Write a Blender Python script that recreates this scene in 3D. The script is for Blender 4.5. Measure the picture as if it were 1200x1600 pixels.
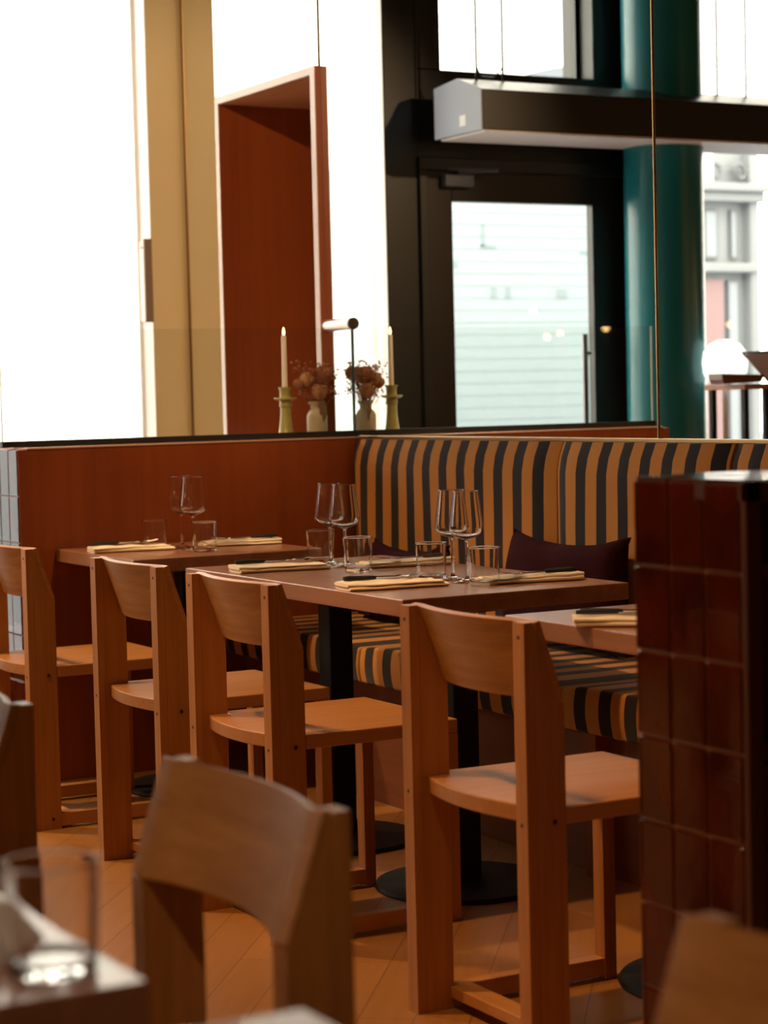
import bpy, bmesh, math, random
from mathutils import Vector, Matrix
random.seed(7)
PI = math.pi
S = bpy.context.scene
COL = S.collection
for _o in list(bpy.data.objects):
    bpy.data.objects.remove(_o)

# ------------------------------------------------------------------ camera
def make_camera():
    yaw, pitch, roll = (math.radians(a) for a in (28.92957, 3.12682, 1.36774))
    F = Vector((-math.cos(yaw)*math.cos(pitch), math.sin(yaw)*math.cos(pitch), -math.sin(pitch)))
    R = F.cross(Vector((0, 0, 1))).normalized()
    U = R.cross(F)
    c, s = math.cos(roll), math.sin(roll)
    X = c*R - s*U
    Y = s*R + c*U
    m = Matrix.Identity(4)
    for i in range(3):
        m[i][0], m[i][1], m[i][2] = X[i], Y[i], -F[i]
    m.translation = Vector((6.539, -3.5041, 1.2118))
    cd = bpy.data.cameras.new('camera')
    o = bpy.data.objects.new('camera', cd)
    COL.objects.link(o)
    o.matrix_world = m
    cd.sensor_fit = 'AUTO'
    cd.sensor_width = 36.0
    cd.lens = 3302.5/1600*36.0
    cd.clip_start = 0.05
    cd.dof.use_dof = True
    cd.dof.focus_distance = 5.2
    cd.dof.aperture_fstop = 4.5
    S.camera = o
make_camera()

S.view_settings.view_transform = 'Standard'
S.view_settings.look = 'None'
S.view_settings.gamma = 1.0
S.view_settings.use_curve_mapping = False
S.view_settings.exposure = 0.0

# ------------------------------------------------------------------ world: bright overcast sky
W = bpy.data.worlds.new('overcast_sky')
S.world = W
W.use_nodes = True
WN = W.node_tree.nodes
WN['Background'].inputs[0].default_value = (1.0, 0.90, 0.76, 1)
WN['Background'].inputs[1].default_value = 7.5

def area_light(name, loc, target, size, size_y, power, color):
    l = bpy.data.lights.new(name, 'AREA')
    l.shape = 'RECTANGLE'; l.size = size; l.size_y = size_y
    l.energy = power; l.color = color
    o = bpy.data.objects.new(name, l); COL.objects.link(o)
    o.location = loc
    d = Vector(target) - Vector(loc)
    o.rotation_euler = d.to_track_quat('-Z', 'Y').to_euler()
    return o
def spot_light(name, loc, target, power, color, angle=70, blend=0.6, radius=0.05):
    l = bpy.data.lights.new(name, 'SPOT')
    l.energy = power; l.color = color; l.spot_size = math.radians(angle); l.spot_blend = blend
    l.shadow_soft_size = radius
    o = bpy.data.objects.new(name, l); COL.objects.link(o)
    o.location = loc
    d = Vector(target) - Vector(loc)
    o.rotation_euler = d.to_track_quat('-Z', 'Y').to_euler()
    return o
def point_light(name, loc, power, color, radius=0.03):
    l = bpy.data.lights.new(name, 'POINT')
    l.energy = power; l.color = color; l.shadow_soft_size = radius
    o = bpy.data.objects.new(name, l); COL.objects.link(o)
    o.location = loc
    return o
WARM = (1.0, 0.60, 0.26)
# ceiling lights of the dining room
for i, x in enumerate((-0.3, 1.0, 2.3, 3.5)):
    spot_light('ceiling_spot_light', (x, -2.55, 3.2), (x+0.5, -1.2, 0.5), (240, 200, 175, 120)[i], WARM if i < 2 else (1.0, 0.53, 0.20), 54, 0.8, 0.05)
# spots turned to the booth corner, the portal and the candle ledge
spot_light('corner_spot_light', (2.6, -2.4, 3.3), (-0.9, -0.25, 1.8), 290, (1.0, 0.62, 0.33), 38, 0.7, 0.05)
spot_light('booth_fill_spot', (1.9, -0.75, 3.3), (0.05, -0.75, 0.95), 150, (1.0, 0.56, 0.24), 30, 0.8, 0.05)  # unseen spot added to brighten the partition and its table
spot_light('front_table_fill_spot', (5.5, -3.7, 3.2), (4.75, -2.85, 0.75), 75, (1.0, 0.68, 0.45), 40, 0.8, 0.05)  # unseen spot added to lift the foreground table and napkin
area_light('camera_side_fill_light', (6.2, -5.5, 3.3), (2.0, -1.0, 0.6), 1.2, 1.2, 5, (1.0, 0.42, 0.14))  # weak orange fill from the camera side, no lamp of the room
# warm bulbs in the room (mirrored in the glasses)
for i in range(10):
    point_light('room_bulb_light', (0.2+0.9*i, -5.0-0.35*(i % 3), 1.65+0.22*(i % 2)), 4.5, (1.0, 0.55, 0.2), 0.026)

# ------------------------------------------------------------------ material helpers
MATS = {}
def new_mat(name):
    m = bpy.data.materials.new(name); m.use_nodes = True
    nt = m.node_tree
    b = nt.nodes['Principled BSDF']
    return m, nt, b
def rgba(c): return (c[0], c[1], c[2], 1.0)
def plain(name, col, rough=0.5, metal=0.0, noise=0.0, scale=20.0, bump=0.0, spec=0.5, coat=0.0):
    m, nt, b = new_mat(name)
    b.inputs['Base Color'].default_value = rgba(col)
    b.inputs['Roughness'].default_value = rough
    b.inputs['Metallic'].default_value = metal
    b.inputs['Specular IOR Level'].default_value = spec
    b.inputs['Coat Weight'].default_value = coat
    if noise > 0 or bump > 0:
        tc = nt.nodes.new('ShaderNodeTexCoord')
        n = nt.nodes.new('ShaderNodeTexNoise'); n.inputs['Scale'].default_value = scale; n.inputs['Detail'].default_value = 4
        nt.links.new(tc.outputs['Object'], n.inputs['Vector'])
        if noise > 0:
            mx = nt.nodes.new('ShaderNodeMix'); mx.data_type = 'RGBA'
            mx.inputs[6].default_value = rgba([c*(1-noise) for c in col])
            mx.inputs[7].default_value = rgba([min(1, c*(1+noise)) for c in col])
            nt.links.new(n.outputs['Fac'], mx.inputs[0]); nt.links.new(mx.outputs[2], b.inputs['Base Color'])
        if bump > 0:
            bp = nt.nodes.new('ShaderNodeBump'); bp.inputs['Strength'].default_value = bump; bp.inputs['Distance'].default_value = 0.002
            nt.links.new(n.outputs['Fac'], bp.inputs['Height']); nt.links.new(bp.outputs['Normal'], b.inputs['Normal'])
    return m
def wood(name, c1, c2, axis='z', scale=1.0, rough=0.45, bump=0.15, coat=0.0):
    """long grain along an axis of the object's own coordinates"""
    m, nt, b = new_mat(name)
    tc = nt.nodes.new('ShaderNodeTexCoord')
    mp = nt.nodes.new('ShaderNodeMapping')
    a, l = 60*scale, 2.2*scale
    mp.inputs['Scale'].default_value = {'x': (l, a, a), 'y': (a, l, a), 'z': (a, a, l)}[axis]
    nt.links.new(tc.outputs['Object'], mp.inputs['Vector'])
    n = nt.nodes.new('ShaderNodeTexNoise'); n.inputs['Scale'].default_value = 1.0; n.inputs['Detail'].default_value = 6; n.inputs['Roughness'].default_value = 0.65
    nt.links.new(mp.outputs['Vector'], n.inputs['Vector'])
    n2 = nt.nodes.new('ShaderNodeTexNoise'); n2.inputs['Scale'].default_value = 0.16; n2.inputs['Detail'].default_value = 3
    nt.links.new(mp.outputs['Vector'], n2.inputs['Vector'])
    ad = nt.nodes.new('ShaderNodeMath'); ad.operation = 'MULTIPLY_ADD'; ad.inputs[1].default_value = 0.55
    nt.links.new(n.outputs['Fac'], ad.inputs[0])
    sc = nt.nodes.new('ShaderNodeMath'); sc.operation = 'MULTIPLY'; sc.inputs[1].default_value = 0.5
    nt.links.new(n2.outputs['Fac'], sc.inputs[0]); nt.links.new(sc.outputs[0], ad.inputs[2])
    cr = nt.nodes.new('ShaderNodeValToRGB')
    cr.color_ramp.elements[0].position = 0.36; cr.color_ramp.elements[0].color = rgba(c1)
    cr.color_ramp.elements[1].position = 0.66; cr.color_ramp.elements[1].color = rgba(c2)
    nt.links.new(ad.outputs[0], cr.inputs[0])
    nt.links.new(cr.outputs[0], b.inputs['Base Color'])
    b.inputs['Roughness'].default_value = rough
    b.inputs['Coat Weight'].default_value = coat
    bp = nt.nodes.new('ShaderNodeBump'); bp.inputs['Strength'].default_value = bump; bp.inputs['Distance'].default_value = 0.001
    nt.links.new(n.outputs['Fac'], bp.inputs['Height']); nt.links.new(bp.outputs['Normal'], b.inputs['Normal'])
    return m
def emit(name, col, st):
    m = bpy.data.materials.new(name); m.use_nodes = True
    nt = m.node_tree; nt.nodes.clear()
    e = nt.nodes.new('ShaderNodeEmission'); e.inputs[0].default_value = rgba(col); e.inputs[1].default_value = st
    o = nt.nodes.new('ShaderNodeOutputMaterial'); nt.links.new(e.outputs[0], o.inputs[0])
    return m
def thin_glass(name, tint=(0.97, 0.98, 0.97), ior=1.5, rough=0.0):
    """a thin sheet: what is not mirrored goes straight through"""
    m = bpy.data.materials.new(name); m.use_nodes = True
    nt = m.node_tree; nt.nodes.clear()
    t = nt.nodes.new('ShaderNodeBsdfTransparent'); t.inputs[0].default_value = rgba(tint)
    g = nt.nodes.new('ShaderNodeBsdfGlossy'); g.inputs['Roughness'].default_value = rough
    f = nt.nodes.new('ShaderNodeFresnel'); f.inputs[0].default_value = ior
    mx = nt.nodes.new('ShaderNodeMixShader')
    o = nt.nodes.new('ShaderNodeOutputMaterial')
    # both faces of the sheet reflect alike: keep the same index seen from behind
    ge = nt.nodes.new('ShaderNodeNewGeometry')
    ix = nt.nodes.new('ShaderNodeMapRange'); ix.inputs['To Min'].default_value = ior; ix.inputs['To Max'].default_value = 1.0/ior
    nt.links.new(ge.outputs['Backfacing'], ix.inputs['Value']); nt.links.new(ix.outputs[0], f.inputs[0])
    nt.links.new(f.outputs[0], mx.inputs[0]); nt.links.new(t.outputs[0], mx.inputs[1]); nt.links.new(g.outputs[0], mx.inputs[2])
    nt.links.new(mx.outputs[0], o.inputs[0])
    return m
def solid_glass(name, col=(1, 1, 1), ior=1.48):
    m, nt, b = new_mat(name)
    b.inputs['Base Color'].default_value = rgba(col)
    b.inputs['Roughness'].default_value = 0.0
    b.inputs['IOR'].default_value = ior
    b.inputs['Transmission Weight'].default_value = 1.0
    return m
def stripes(name, x0, period, ca, cb, duty=0.5):
    """woven stripes that repeat along the world's x (each cushion stays where it lies)"""
    m, nt, b = new_mat(name)
    g = nt.nodes.new('ShaderNodeTexCoord')
    sp = nt.nodes.new('ShaderNodeSeparateXYZ'); nt.links.new(g.outputs['Object'], sp.inputs[0])
    n = nt.nodes.new('ShaderNodeTexNoise'); n.inputs['Scale'].default_value = 7; nt.links.new(g.outputs['Object'], n.inputs['Vector'])
    w = nt.nodes.new('ShaderNodeMath'); w.operation = 'MULTIPLY_ADD'; w.inputs[1].default_value = 0.006
    nt.links.new(n.outputs['Fac'], w.inputs[0]); nt.links.new(sp.outputs['X'], w.inputs[2])
    s = nt.nodes.new('ShaderNodeMath'); s.operation = 'SUBTRACT'; s.inputs[1].default_value = x0 + 0.003 - period*duty/2
    nt.links.new(w.outputs[0], s.inputs[0])
    d = nt.nodes.new('ShaderNodeMath'); d.operation = 'DIVIDE'; d.inputs[1].default_value = period
    nt.links.new(s.outputs[0], d.inputs[0])
    f = nt.nodes.new('ShaderNodeMath'); f.operation = 'FRACT'; nt.links.new(d.outputs[0], f.inputs[0])
    l = nt.nodes.new('ShaderNodeMath'); l.operation = 'LESS_THAN'; l.inputs[1].default_value = duty
    nt.links.new(f.outputs[0], l.inputs[0])
    mx = nt.nodes.new('ShaderNodeMix'); mx.data_type = 'RGBA'
    mx.inputs[6].default_value = rgba(ca); mx.inputs[7].default_value = rgba(cb)
    nt.links.new(l.outputs[0], mx.inputs[0]); nt.links.new(mx.outputs[2], b.inputs['Base Color'])
    b.inputs['Roughness'].default_value = 0.9
    b.inputs['Sheen Weight'].default_value = 0.2
    b.inputs['Specular IOR Level'].default_value = 0.2
    wv = nt.nodes.new('ShaderNodeTexNoise'); wv.inputs['Scale'].default_value = 500; nt.links.new(g.outputs['Object'], wv.inputs['Vector'])
    bp = nt.nodes.new('ShaderNodeBump'); bp.inputs['Strength'].default_value = 0.3; bp.inputs['Distance'].default_value = 0.001
    nt.links.new(wv.outputs['Fac'], bp.inputs['Height']); nt.links.new(bp.outputs['Normal'], b.inputs['Normal'])
    return m

M = dict(
    oak=wood('oak', (0.34, 0.130, 0.030), (0.54, 0.240, 0.062), 'z', 1.0, 0.42),
    oak_x=wood('oak_cross_grain', (0.36, 0.145, 0.034), (0.58, 0.270, 0.075), 'x', 1.0, 0.4),
    oak_y=wood('oak_seat_grain', (0.42, 0.180, 0.058), (0.56, 0.265, 0.095), 'y', 0.7, 0.38),
    plug=plain('plug_wood', (0.06, 0.02, 0.01), 0.5),
    mahogany=wood('mahogany_panel', (0.21, 0.044, 0.008), (0.29, 0.070, 0.014), 'z', 0.55, 0.42, 0.05),
    mahogany_edge_sheen=plain('mahogany_edge_sheen', (0.55, 0.33, 0.25), 0.22, coat=0.5),  # window gloss on the mahogany edges, painted as a pale tone
    walnut=wood('walnut_top', (0.24, 0.105, 0.058), (0.37, 0.18, 0.105), 'x', 0.6, 0.28, 0.04, 0.2),
    black=plain('black_metal', (0.010, 0.010, 0.011), 0.6, spec=0.25),
    black_rubber=plain('black_rubber', (0.01, 0.01, 0.012), 0.5),
    brass=plain('brass', (0.52, 0.32, 0.14), 0.28, 1.0),
    steel=plain('steel', (0.75, 0.74, 0.72), 0.22, 1.0),
    mirror=plain('mirror_silver', (0.93, 0.95, 0.94), 0.0, 1.0),
    glass=thin_glass('clear_sheet_glass'),
    glass_edge=plain('glass_edge', (0.55, 0.66, 0.60), 0.15),
    wine=thin_glass('wine_bowl_glass', (0.965, 0.965, 0.96), 1.5),
    crystal=solid_glass('crystal'),
    napkin=plain('napkin_linen', (0.96, 0.87, 0.76), 0.9, noise=0.04, scale=300, bump=0.2, spec=0.2),
    maroon=plain('maroon_velvet', (0.035, 0.007, 0.012), 0.95, noise=0.2, scale=120, bump=0.4, spec=0.1),
    olive=plain('olive_glaze', (0.36, 0.33, 0.075), 0.3, noise=0.35, scale=40, coat=0.4),
    wax=plain('candle_wax', (0.85, 0.74, 0.62), 0.5),
    stone=plain('vase_stoneware', (0.50, 0.42, 0.27), 0.5, noise=0.15, scale=60),
    rose=plain('dried_rose', (0.33, 0.13, 0.06), 0.85, noise=0.3, scale=60),
    rose_tan=plain('dried_rose_tan', (0.45, 0.24, 0.10), 0.85, noise=0.3, scale=60),
    sprig=plain('dried_sprig', (0.30, 0.07, 0.03), 0.85),
    stem=plain('dried_stem', (0.16, 0.11, 0.05), 0.8),
    beige=plain('beige_plaster', (0.82, 0.70, 0.40), 0.75, noise=0.04, scale=6),
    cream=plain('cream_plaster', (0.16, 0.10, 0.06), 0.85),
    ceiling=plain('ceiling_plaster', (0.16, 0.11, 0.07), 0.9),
    darkframe=plain('dark_green_paint', (0.006, 0.010, 0.010), 0.38, noise=0.3, scale=3),
    doorpaint=plain('dark_brown_paint', (0.009, 0.007, 0.005), 0.4),
    teal=plain('teal_paint', (0.012, 0.20, 0.24), 0.28),
    lampdark=plain('lamp_housing', (0.005, 0.004, 0.0035), 0.4),
    lampgrey=plain('lamp_end_cap', (0.36, 0.40, 0.50), 0.5),
    lampwhite=plain('lamp_diffuser', (0.9, 0.9, 0.95), 0.4),
    white=plain('white_paint', (0.9, 0.9, 0.9), 0.6),
    paper=plain('paper', (0.9, 0.88, 0.85), 0.8),
    red=plain('red_print', (0.75, 0.12, 0.10), 0.7),
    facade=plain('street_stone', (0.24, 0.26, 0.28), 0.9, noise=0.06, scale=2),
    facade_dark=plain('street_stone_dark', (0.15, 0.16, 0.18), 0.9),  # darker stone tone for scrolls and window surrounds
    facade_pink=plain('street_pink_panel', (0.27, 0.18, 0.19), 0.9),
    slate=plain('street_roof', (0.17, 0.19, 0.23), 0.9),
    shutter=plain('shutter_metal', (0.44, 0.54, 0.60), 0.6),
    shutterpaint=plain('shutter_marks', (0.34, 0.42, 0.47), 0.7),
    asphalt=plain('asphalt', (0.2, 0.22, 0.26), 0.9, noise=0.1, scale=10),
    flame=emit('flame', (1.0, 0.50, 0.14), 14.0),
    globe=emit('globe_added_glow', (1.0, 0.93, 0.82), 1.6),  # added glow in place of the daylight behind an unlit globe
    screen=plain('tablet_back', (0.30, 0.17, 0.14), 0.4),
)

# ------------------------------------------------------------------ mesh helpers
class MB:
    def __init__(self): self.bm = bmesh.new(); self.mats = []
    def mi(self, m):
        if m is None: return 0
        if m not in self.mats: self.mats.append(m)
        return self.mats.index(m)
    def _tag(self, faces, m):
        i = self.mi(m)
        for f in faces: f.material_index = i
    def box(self, x0, x1, y0, y1, z0, z1, m=None):
        v = [self.bm.verts.new(p) for p in ((x0,y0,z0),(x1,y0,z0),(x1,y1,z0),(x0,y1,z0),(x0,y0,z1),(x1,y0,z1),(x1,y1,z1),(x0,y1,z1))]
        fs = [self.bm.faces.new([v[i] for i in q]) for q in ((3,2,1,0),(4,5,6,7),(0,1,5,4),(1,2,6,5),(2,3,7,6),(3,0,4,7))]
        self._tag(fs, m); return v
    def prism(self, pts, axis, a, b, m=None):
        """pts: 2D outline; axis x -> (y,z), y -> (x,z), z -> (x,y)"""
        def P(p, t): return {'x': (t, p[0], p[1]), 'y': (p[0], t, p[1]), 'z': (p[0], p[1], t)}[axis]
        A = [self.bm.verts.new(P(p, a)) for p in pts]; B = [self.bm.verts.new(P(p, b)) for p in pts]
        n = len(pts); fs = [self.bm.faces.new(A), self.bm.faces.new(B[::-1])]
        for i in range(n): fs.append(self.bm.faces.new((A[i], A[(i+1) % n], B[(i+1) % n], B[i])))
        self._tag(fs, m)
    def lathe(self, prof, cx=0, cy=0, cz=0, n=40, m=None, close=False):
        rings = []
        for r, z in prof:
            if r < 1e-6: rings.append([self.bm.verts.new((cx, cy, cz+z))])
            else: rings.append([self.bm.verts.new((cx+r*math.cos(2*PI*k/n), cy+r*math.sin(2*PI*k/n), cz+z)) for k in range(n)])
        fs = []
        rr = list(zip(rings, rings[1:])) + ([(rings[-1], rings[0])] if close else [])
        for a, b in rr:
            for k in range(n):
                k2 = (k+1) % n
                if len(a) == 1 and len(b) == 1: continue
                if len(a) == 1: fs.append(self.bm.faces.new((a[0], b[k2], b[k])))
                elif len(b) == 1: fs.append(self.bm.faces.new((a[k], a[k2], b[0])))
                else: fs.append(self.bm.faces.new((a[k], a[k2], b[k2], b[k])))
        self._tag(fs, m)
    def tube(self, pts, r, n=10, m=None):
        pts = [Vector(p) for p in pts]; rs = r if isinstance(r, (list, tuple)) else [r]*len(pts)
        rings = []
        for i, p in enumerate(pts):
            d = (pts[min(i+1, len(pts)-1)] - pts[max(i-1, 0)]).normalized()
            up = Vector((0, 0, 1)) if abs(d.z) < 0.9 else Vector((1, 0, 0))
            a = d.cross(up).normalized(); b = a.cross(d)
            rings.append([self.bm.verts.new(p + rs[i]*(a*math.cos(2*PI*k/n) + b*math.sin(2*PI*k/n))) for k in range(n)])
        fs = []
        for A, B in zip(rings, rings[1:]):
            for k in range(n): fs.append(self.bm.faces.new((A[k], A[(k+1) % n], B[(k+1) % n], B[k])))
        fs.append(self.bm.faces.new(rings[0])); fs.append(self.bm.faces.new(rings[-1][::-1]))
        self._tag(fs, m)
    def grid(self, fn, nu, nv, m=None):
        v = [[self.bm.verts.new(fn(i/nu, j/nv)) for j in range(nv+1)] for i in range(nu+1)]
        fs = [self.bm.faces.new((v[i][j], v[i+1][j], v[i+1][j+1], v[i][j+1])) for i in range(nu) for j in range(nv)]
        self._tag(fs, m)
    def sheet(self, fn, nu, nv, th, m=None):
        """closed thick sheet: fn(u,v)->(point, normal)"""
        A = [[None]*(nv+1) for _ in range(nu+1)]; B = [[None]*(nv+1) for _ in range(nu+1)]
        for i in range(nu+1):
            for j in range(nv+1):
                p, nrm = fn(i/nu, j/nv); p = Vector(p); nrm = Vector(nrm).normalized()
                A[i][j] = self.bm.verts.new(p + nrm*th/2); B[i][j] = self.bm.verts.new(p - nrm*th/2)
        fs = []
        for i in range(nu):
            for j in range(nv):
                fs.append(self.bm.faces.new((A[i][j], A[i+1][j], A[i+1][j+1], A[i][j+1])))
                fs.append(self.bm.faces.new((B[i][j+1], B[i+1][j+1], B[i+1][j], B[i][j])))
        for i in range(nu):
            fs.append(self.bm.faces.new((A[i+1][0], A[i][0], B[i][0], B[i+1][0])))
            fs.append(self.bm.faces.new((A[i][nv], A[i+1][nv], B[i+1][nv], B[i][nv])))
        for j in range(nv):
            fs.append(self.bm.faces.new((A[0][j], A[0][j+1], B[0][j+1], B[0][j])))
            fs.append(self.bm.faces.new((A[nu][j+1], A[nu][j], B[nu][j], B[nu][j+1])))
        self._tag(fs, m)
    def build(self, name, mat=None, parent=None, bevel=0.0, smooth=False, segs=2, angle=35):
        bmesh.ops.recalc_face_normals(self.bm, faces=self.bm.faces)
        me = bpy.data.meshes.new(name); self.bm.to_mesh(me); self.bm.free()
        mats = self.mats if self.mats else [mat]
        for m in mats: me.materials.append(M[m] if isinstance(m, str) else m)
        if smooth:
            me.polygons.foreach_set('use_smooth', [True]*len(me.polygons))
            if angle < 180: me.set_sharp_from_angle(angle=math.radians(angle))
        o = bpy.data.objects.new(name, me); COL.objects.link(o)
        if parent: o.parent = parent
        if bevel > 0:
            b = o.modifiers.new('bevel', 'BEVEL'); b.width = bevel; b.segments = segs; b.limit_method = 'ANGLE'; b.angle_limit = math.radians(40)
        return o
def bx(*a): b = MB(); b.box(*a); return b
def fine(prof, step=0.003):
    """more rings along a profile, so that smooth shading follows it closely"""
    out = [prof[0]]
    for (r0, z0), (r1, z1) in zip(prof, prof[1:]):
        n = max(1, int(math.hypot(r1-r0, z1-z0)/step))
        out += [(r0+(r1-r0)*k/n, z0+(z1-z0)*k/n) for k in range(1, n+1)]
    return out
def rounded(prof, it=2):
    """corner-cut a profile into a soft curve, ends kept"""
    for _ in range(it):
        q = [prof[0]]
        for a, b in zip(prof, prof[1:]):
            q += [(a[0]*.75+b[0]*.25, a[1]*.75+b[1]*.25), (a[0]*.25+b[0]*.75, a[1]*.25+b[1]*.75)]
        prof = q + [prof[-1]]
    return prof
def tag(o, label, cat, group=None, kind=None):
    o['label'] = label; o['category'] = cat
    if group: o['group'] = group
    if kind: o['kind'] = kind
    return o
def thing(name, label, cat, loc=(0, 0, 0), rz=0, group=None):
    o = bpy.data.objects.new(name, None); COL.objects.link(o)
    o.location = loc; o.rotation_euler = (0, 0, rz); o.empty_display_size = 0.1
    return tag(o, label, cat, group)
def struct(o): o['kind'] = 'structure'; return o
def dup(root, loc, rz, label, group=None):
    def cp(o, parent):
        c = o.copy(); COL.objects.link(c); c.parent = parent
        for ch in [x for x in bpy.data.objects if x.parent == o]: cp(ch, c)
        return c
    r = cp(root, None); r.location = loc; r.rotation_euler = (0, 0, rz); r['label'] = label
    if group: r['group'] = group
    return r

# ================================================================== THE SETTING
FX = -1.42        # inner face of the street front
# floor: oak boards
def floor_mat():
    m, nt, b = new_mat('oak_floor')
    tc = nt.nodes.new('ShaderNodeTexCoord')
    mp = nt.nodes.new('ShaderNodeMapping'); mp.inputs['Rotation'].default_value = (0, 0, math.radians(38))
    nt.links.new(tc.outputs['Object'], mp.inputs[0])
    br = nt.nodes.new('ShaderNodeTexBrick')
    br.inputs['Scale'].default_value = 1.0; br.inputs['Brick Width'].default_value = 1.1; br.inputs['Row Height'].default_value = 0.11
    br.inputs['Mortar Size'].default_value = 0.0012; br.offset = 0.37
    br.inputs['Color1'].default_value = (0.40, 0.18, 0.048, 1); br.inputs['Color2'].default_value = (0.48, 0.225, 0.066, 1); br.inputs['Mortar'].default_value = (0.2, 0.09, 0.035, 1)
    nt.links.new(mp.outputs[0], br.inputs['Vector'])
    mp2 = nt.nodes.new('ShaderNodeMapping'); mp2.inputs['Scale'].default_value = (1.5, 30, 1)
    nt.links.new(mp.outputs[0], mp2.inputs[0])
    n = nt.nodes.new('ShaderNodeTexNoise'); n.inputs['Scale'].default_value = 2; n.inputs['Detail'].default_value = 6
    nt.links.new(mp2.outputs[0], n.inputs['Vector'])
    mx = nt.nodes.new('ShaderNodeMix'); mx.data_type = 'RGBA'; mx.blend_type = 'MULTIPLY'; mx.inputs[0].default_value = 0.45
    cr = nt.nodes.new('ShaderNodeValToRGB'); cr.color_ramp.elements[0].position = 0.3; cr.color_ramp.elements[0].color = (0.6, 0.55, 0.5, 1)
    nt.links.new(n.outputs['Fac'], cr.inputs[0])
    nt.links.new(br.outputs['Color'], mx.inputs[6]); nt.links.new(cr.outputs[0], mx.inputs[7]); nt.links.new(mx.outputs[2], b.inputs['Base Color'])
    b.inputs['Roughness'].default_value = 0.42
    return m
M['floor'] = floor_mat()
struct(bx(FX-0.25, 9.6, -7.6, 0.2, -0.1, 0.0).build('floor', 'floor'))
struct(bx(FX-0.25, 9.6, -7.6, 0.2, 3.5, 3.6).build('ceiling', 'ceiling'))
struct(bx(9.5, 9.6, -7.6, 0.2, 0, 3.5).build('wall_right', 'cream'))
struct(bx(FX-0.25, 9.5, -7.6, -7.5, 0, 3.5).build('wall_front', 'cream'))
# mirror-side wall, with the hole of the wooden portal
PX0, PX1, PZ = -1.04, -0.19, 2.39
b = MB()
b.box(FX-0.25, PX0, 0.012, 0.2, 0, 3.5); b.box(PX1, 9.5, 0.012, 0.2, 0, 3.5); b.box(PX0, PX1, 0.012, 0.2, PZ, 3.5)
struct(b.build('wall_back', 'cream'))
# street front: solid pieces, all with reveals
b = MB()
T = 0.25
b.box(FX-T, FX, -0.149, 0.012, 0, 3.5, 'beige')
b.box(FX-T, FX, -0.94, -0.149, 0, 0.45, 'beige')
b.box(FX-T, FX-0.001, -0.152, -0.149, 0.45, 3.3, 'white'); b.box(FX-T, FX-0.001, -0.94, -0.937, 0.45, 3.3, 'white')
struct(b.build('wall_left', 'beige'))
b = MB()
b.box(FX-T, FX, -1.10, -0.94, 0, 3.5); b.box(FX-T, FX, -2.245, -1.10, 2.24, 2.62)
b.box(FX-T, FX, -1.228, -1.10, 2.62, 3.5); b.box(FX-T, FX, -2.245, -2.03, 2.62, 3.5)
b.box(FX-T, FX, -2.62, -2.245, 0, 3.5)
b.box(FX-T, FX, -7.6, -4.3, 0, 3.5); b.box(FX-T, FX, -4.3, -2.62, 0, 0.72)
b.box(FX-T, FX, -4.3, -2.62, 3.3, 3.5); b.box(FX-T, FX, -0.94, -0.149, 3.3, 3.5, 'darkframe')
struct(b.build('wall_street', 'darkframe', bevel=0.004))
# windows
def window(name, y0, y1, z0, z1, fr=0.03, frame='darkframe'):
    w = MB(); x0, x1 = FX-0.16, FX-0.11
    w.box(x0, x1, y0, y0+fr, z0, z1); w.box(x0, x1, y1-fr, y1, z0, z1); w.box(x0, x1, y0, y1, z0, z0+fr); w.box(x0, x1, y0, y1, z1-fr, z1)
    f = struct(w.build(name, frame))
    bx(FX-0.138, FX-0.132, y0+fr, y1-fr, z0+fr, z1-fr).build('window_pane', 'glass', f)
    return f
window('window_1', -0.937, -0.152, 0.45, 3.3, 0.02, 'white')
window('window_2', -2.03, -1.228, 2.62, 3.5, 0.02)
window('window_3', -4.3, -2.62, 0.72, 3.3)
# door frame and door
b = MB()
for (a0, a1) in ((-1.14, -1.10), (-2.245, -2.205)): b.box(FX-0.07, FX+0.02, a0, a1, 0, 2.185)
b.box(FX-0.07, FX+0.02, -2.245, -1.10, 2.185, 2.24)
struct(b.build('trim_1', 'darkframe', bevel=0.003))
d = MB()
dx0, dx1 = FX-0.05, FX
d.box(dx0, dx1, -1.271, -1.13, 0.01, 2.184); d.box(dx0, dx1, -2.215, -2.01, 0.01, 2.184)
d.box(dx0, dx1, -2.01, -1.271, 2.055, 2.184); d.box(dx0, dx1, -2.01, -1.271, 0.01, 0.2)
door = struct(d.build('door_1', 'doorpaint', bevel=0.003))
bx(FX-0.03, FX-0.022, -2.01, -1.271, 0.2, 2.055).build('door_pane', 'glass', door)
h = MB(); hx = FX+0.07
h.tube([(hx, -1.908, 0.55), (hx, -1.908, 1.47)], 0.013, 14)
h.tube([(hx, -1.908, 1.385), (FX-0.01, -1.99, 1.385)], 0.009, 10); h.tube([(hx, -1.908, 0.62), (FX-0.01, -1.99, 0.62)], 0.009, 10)
h.build('door_handle', plain('handle_steel', (0.25, 0.25, 0.26), 0.3, 0.8), door, smooth=True)
h = MB(); h.box(FX, FX+0.045, -1.36, -1.215, 2.115, 2.165); h.tube([(FX+0.03, -1.29, 2.175), (FX+0.10, -1.45, 2.185)], 0.008, 8); h.tube([(FX+0.10, -1.45, 2.185), (FX+0.02, -1.24, 2.19)], 0.007, 8)
h.build('door_closer', plain('closer_metal', (0.10, 0.12, 0.15), 0.35, 0.6), door, bevel=0.003)

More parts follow.
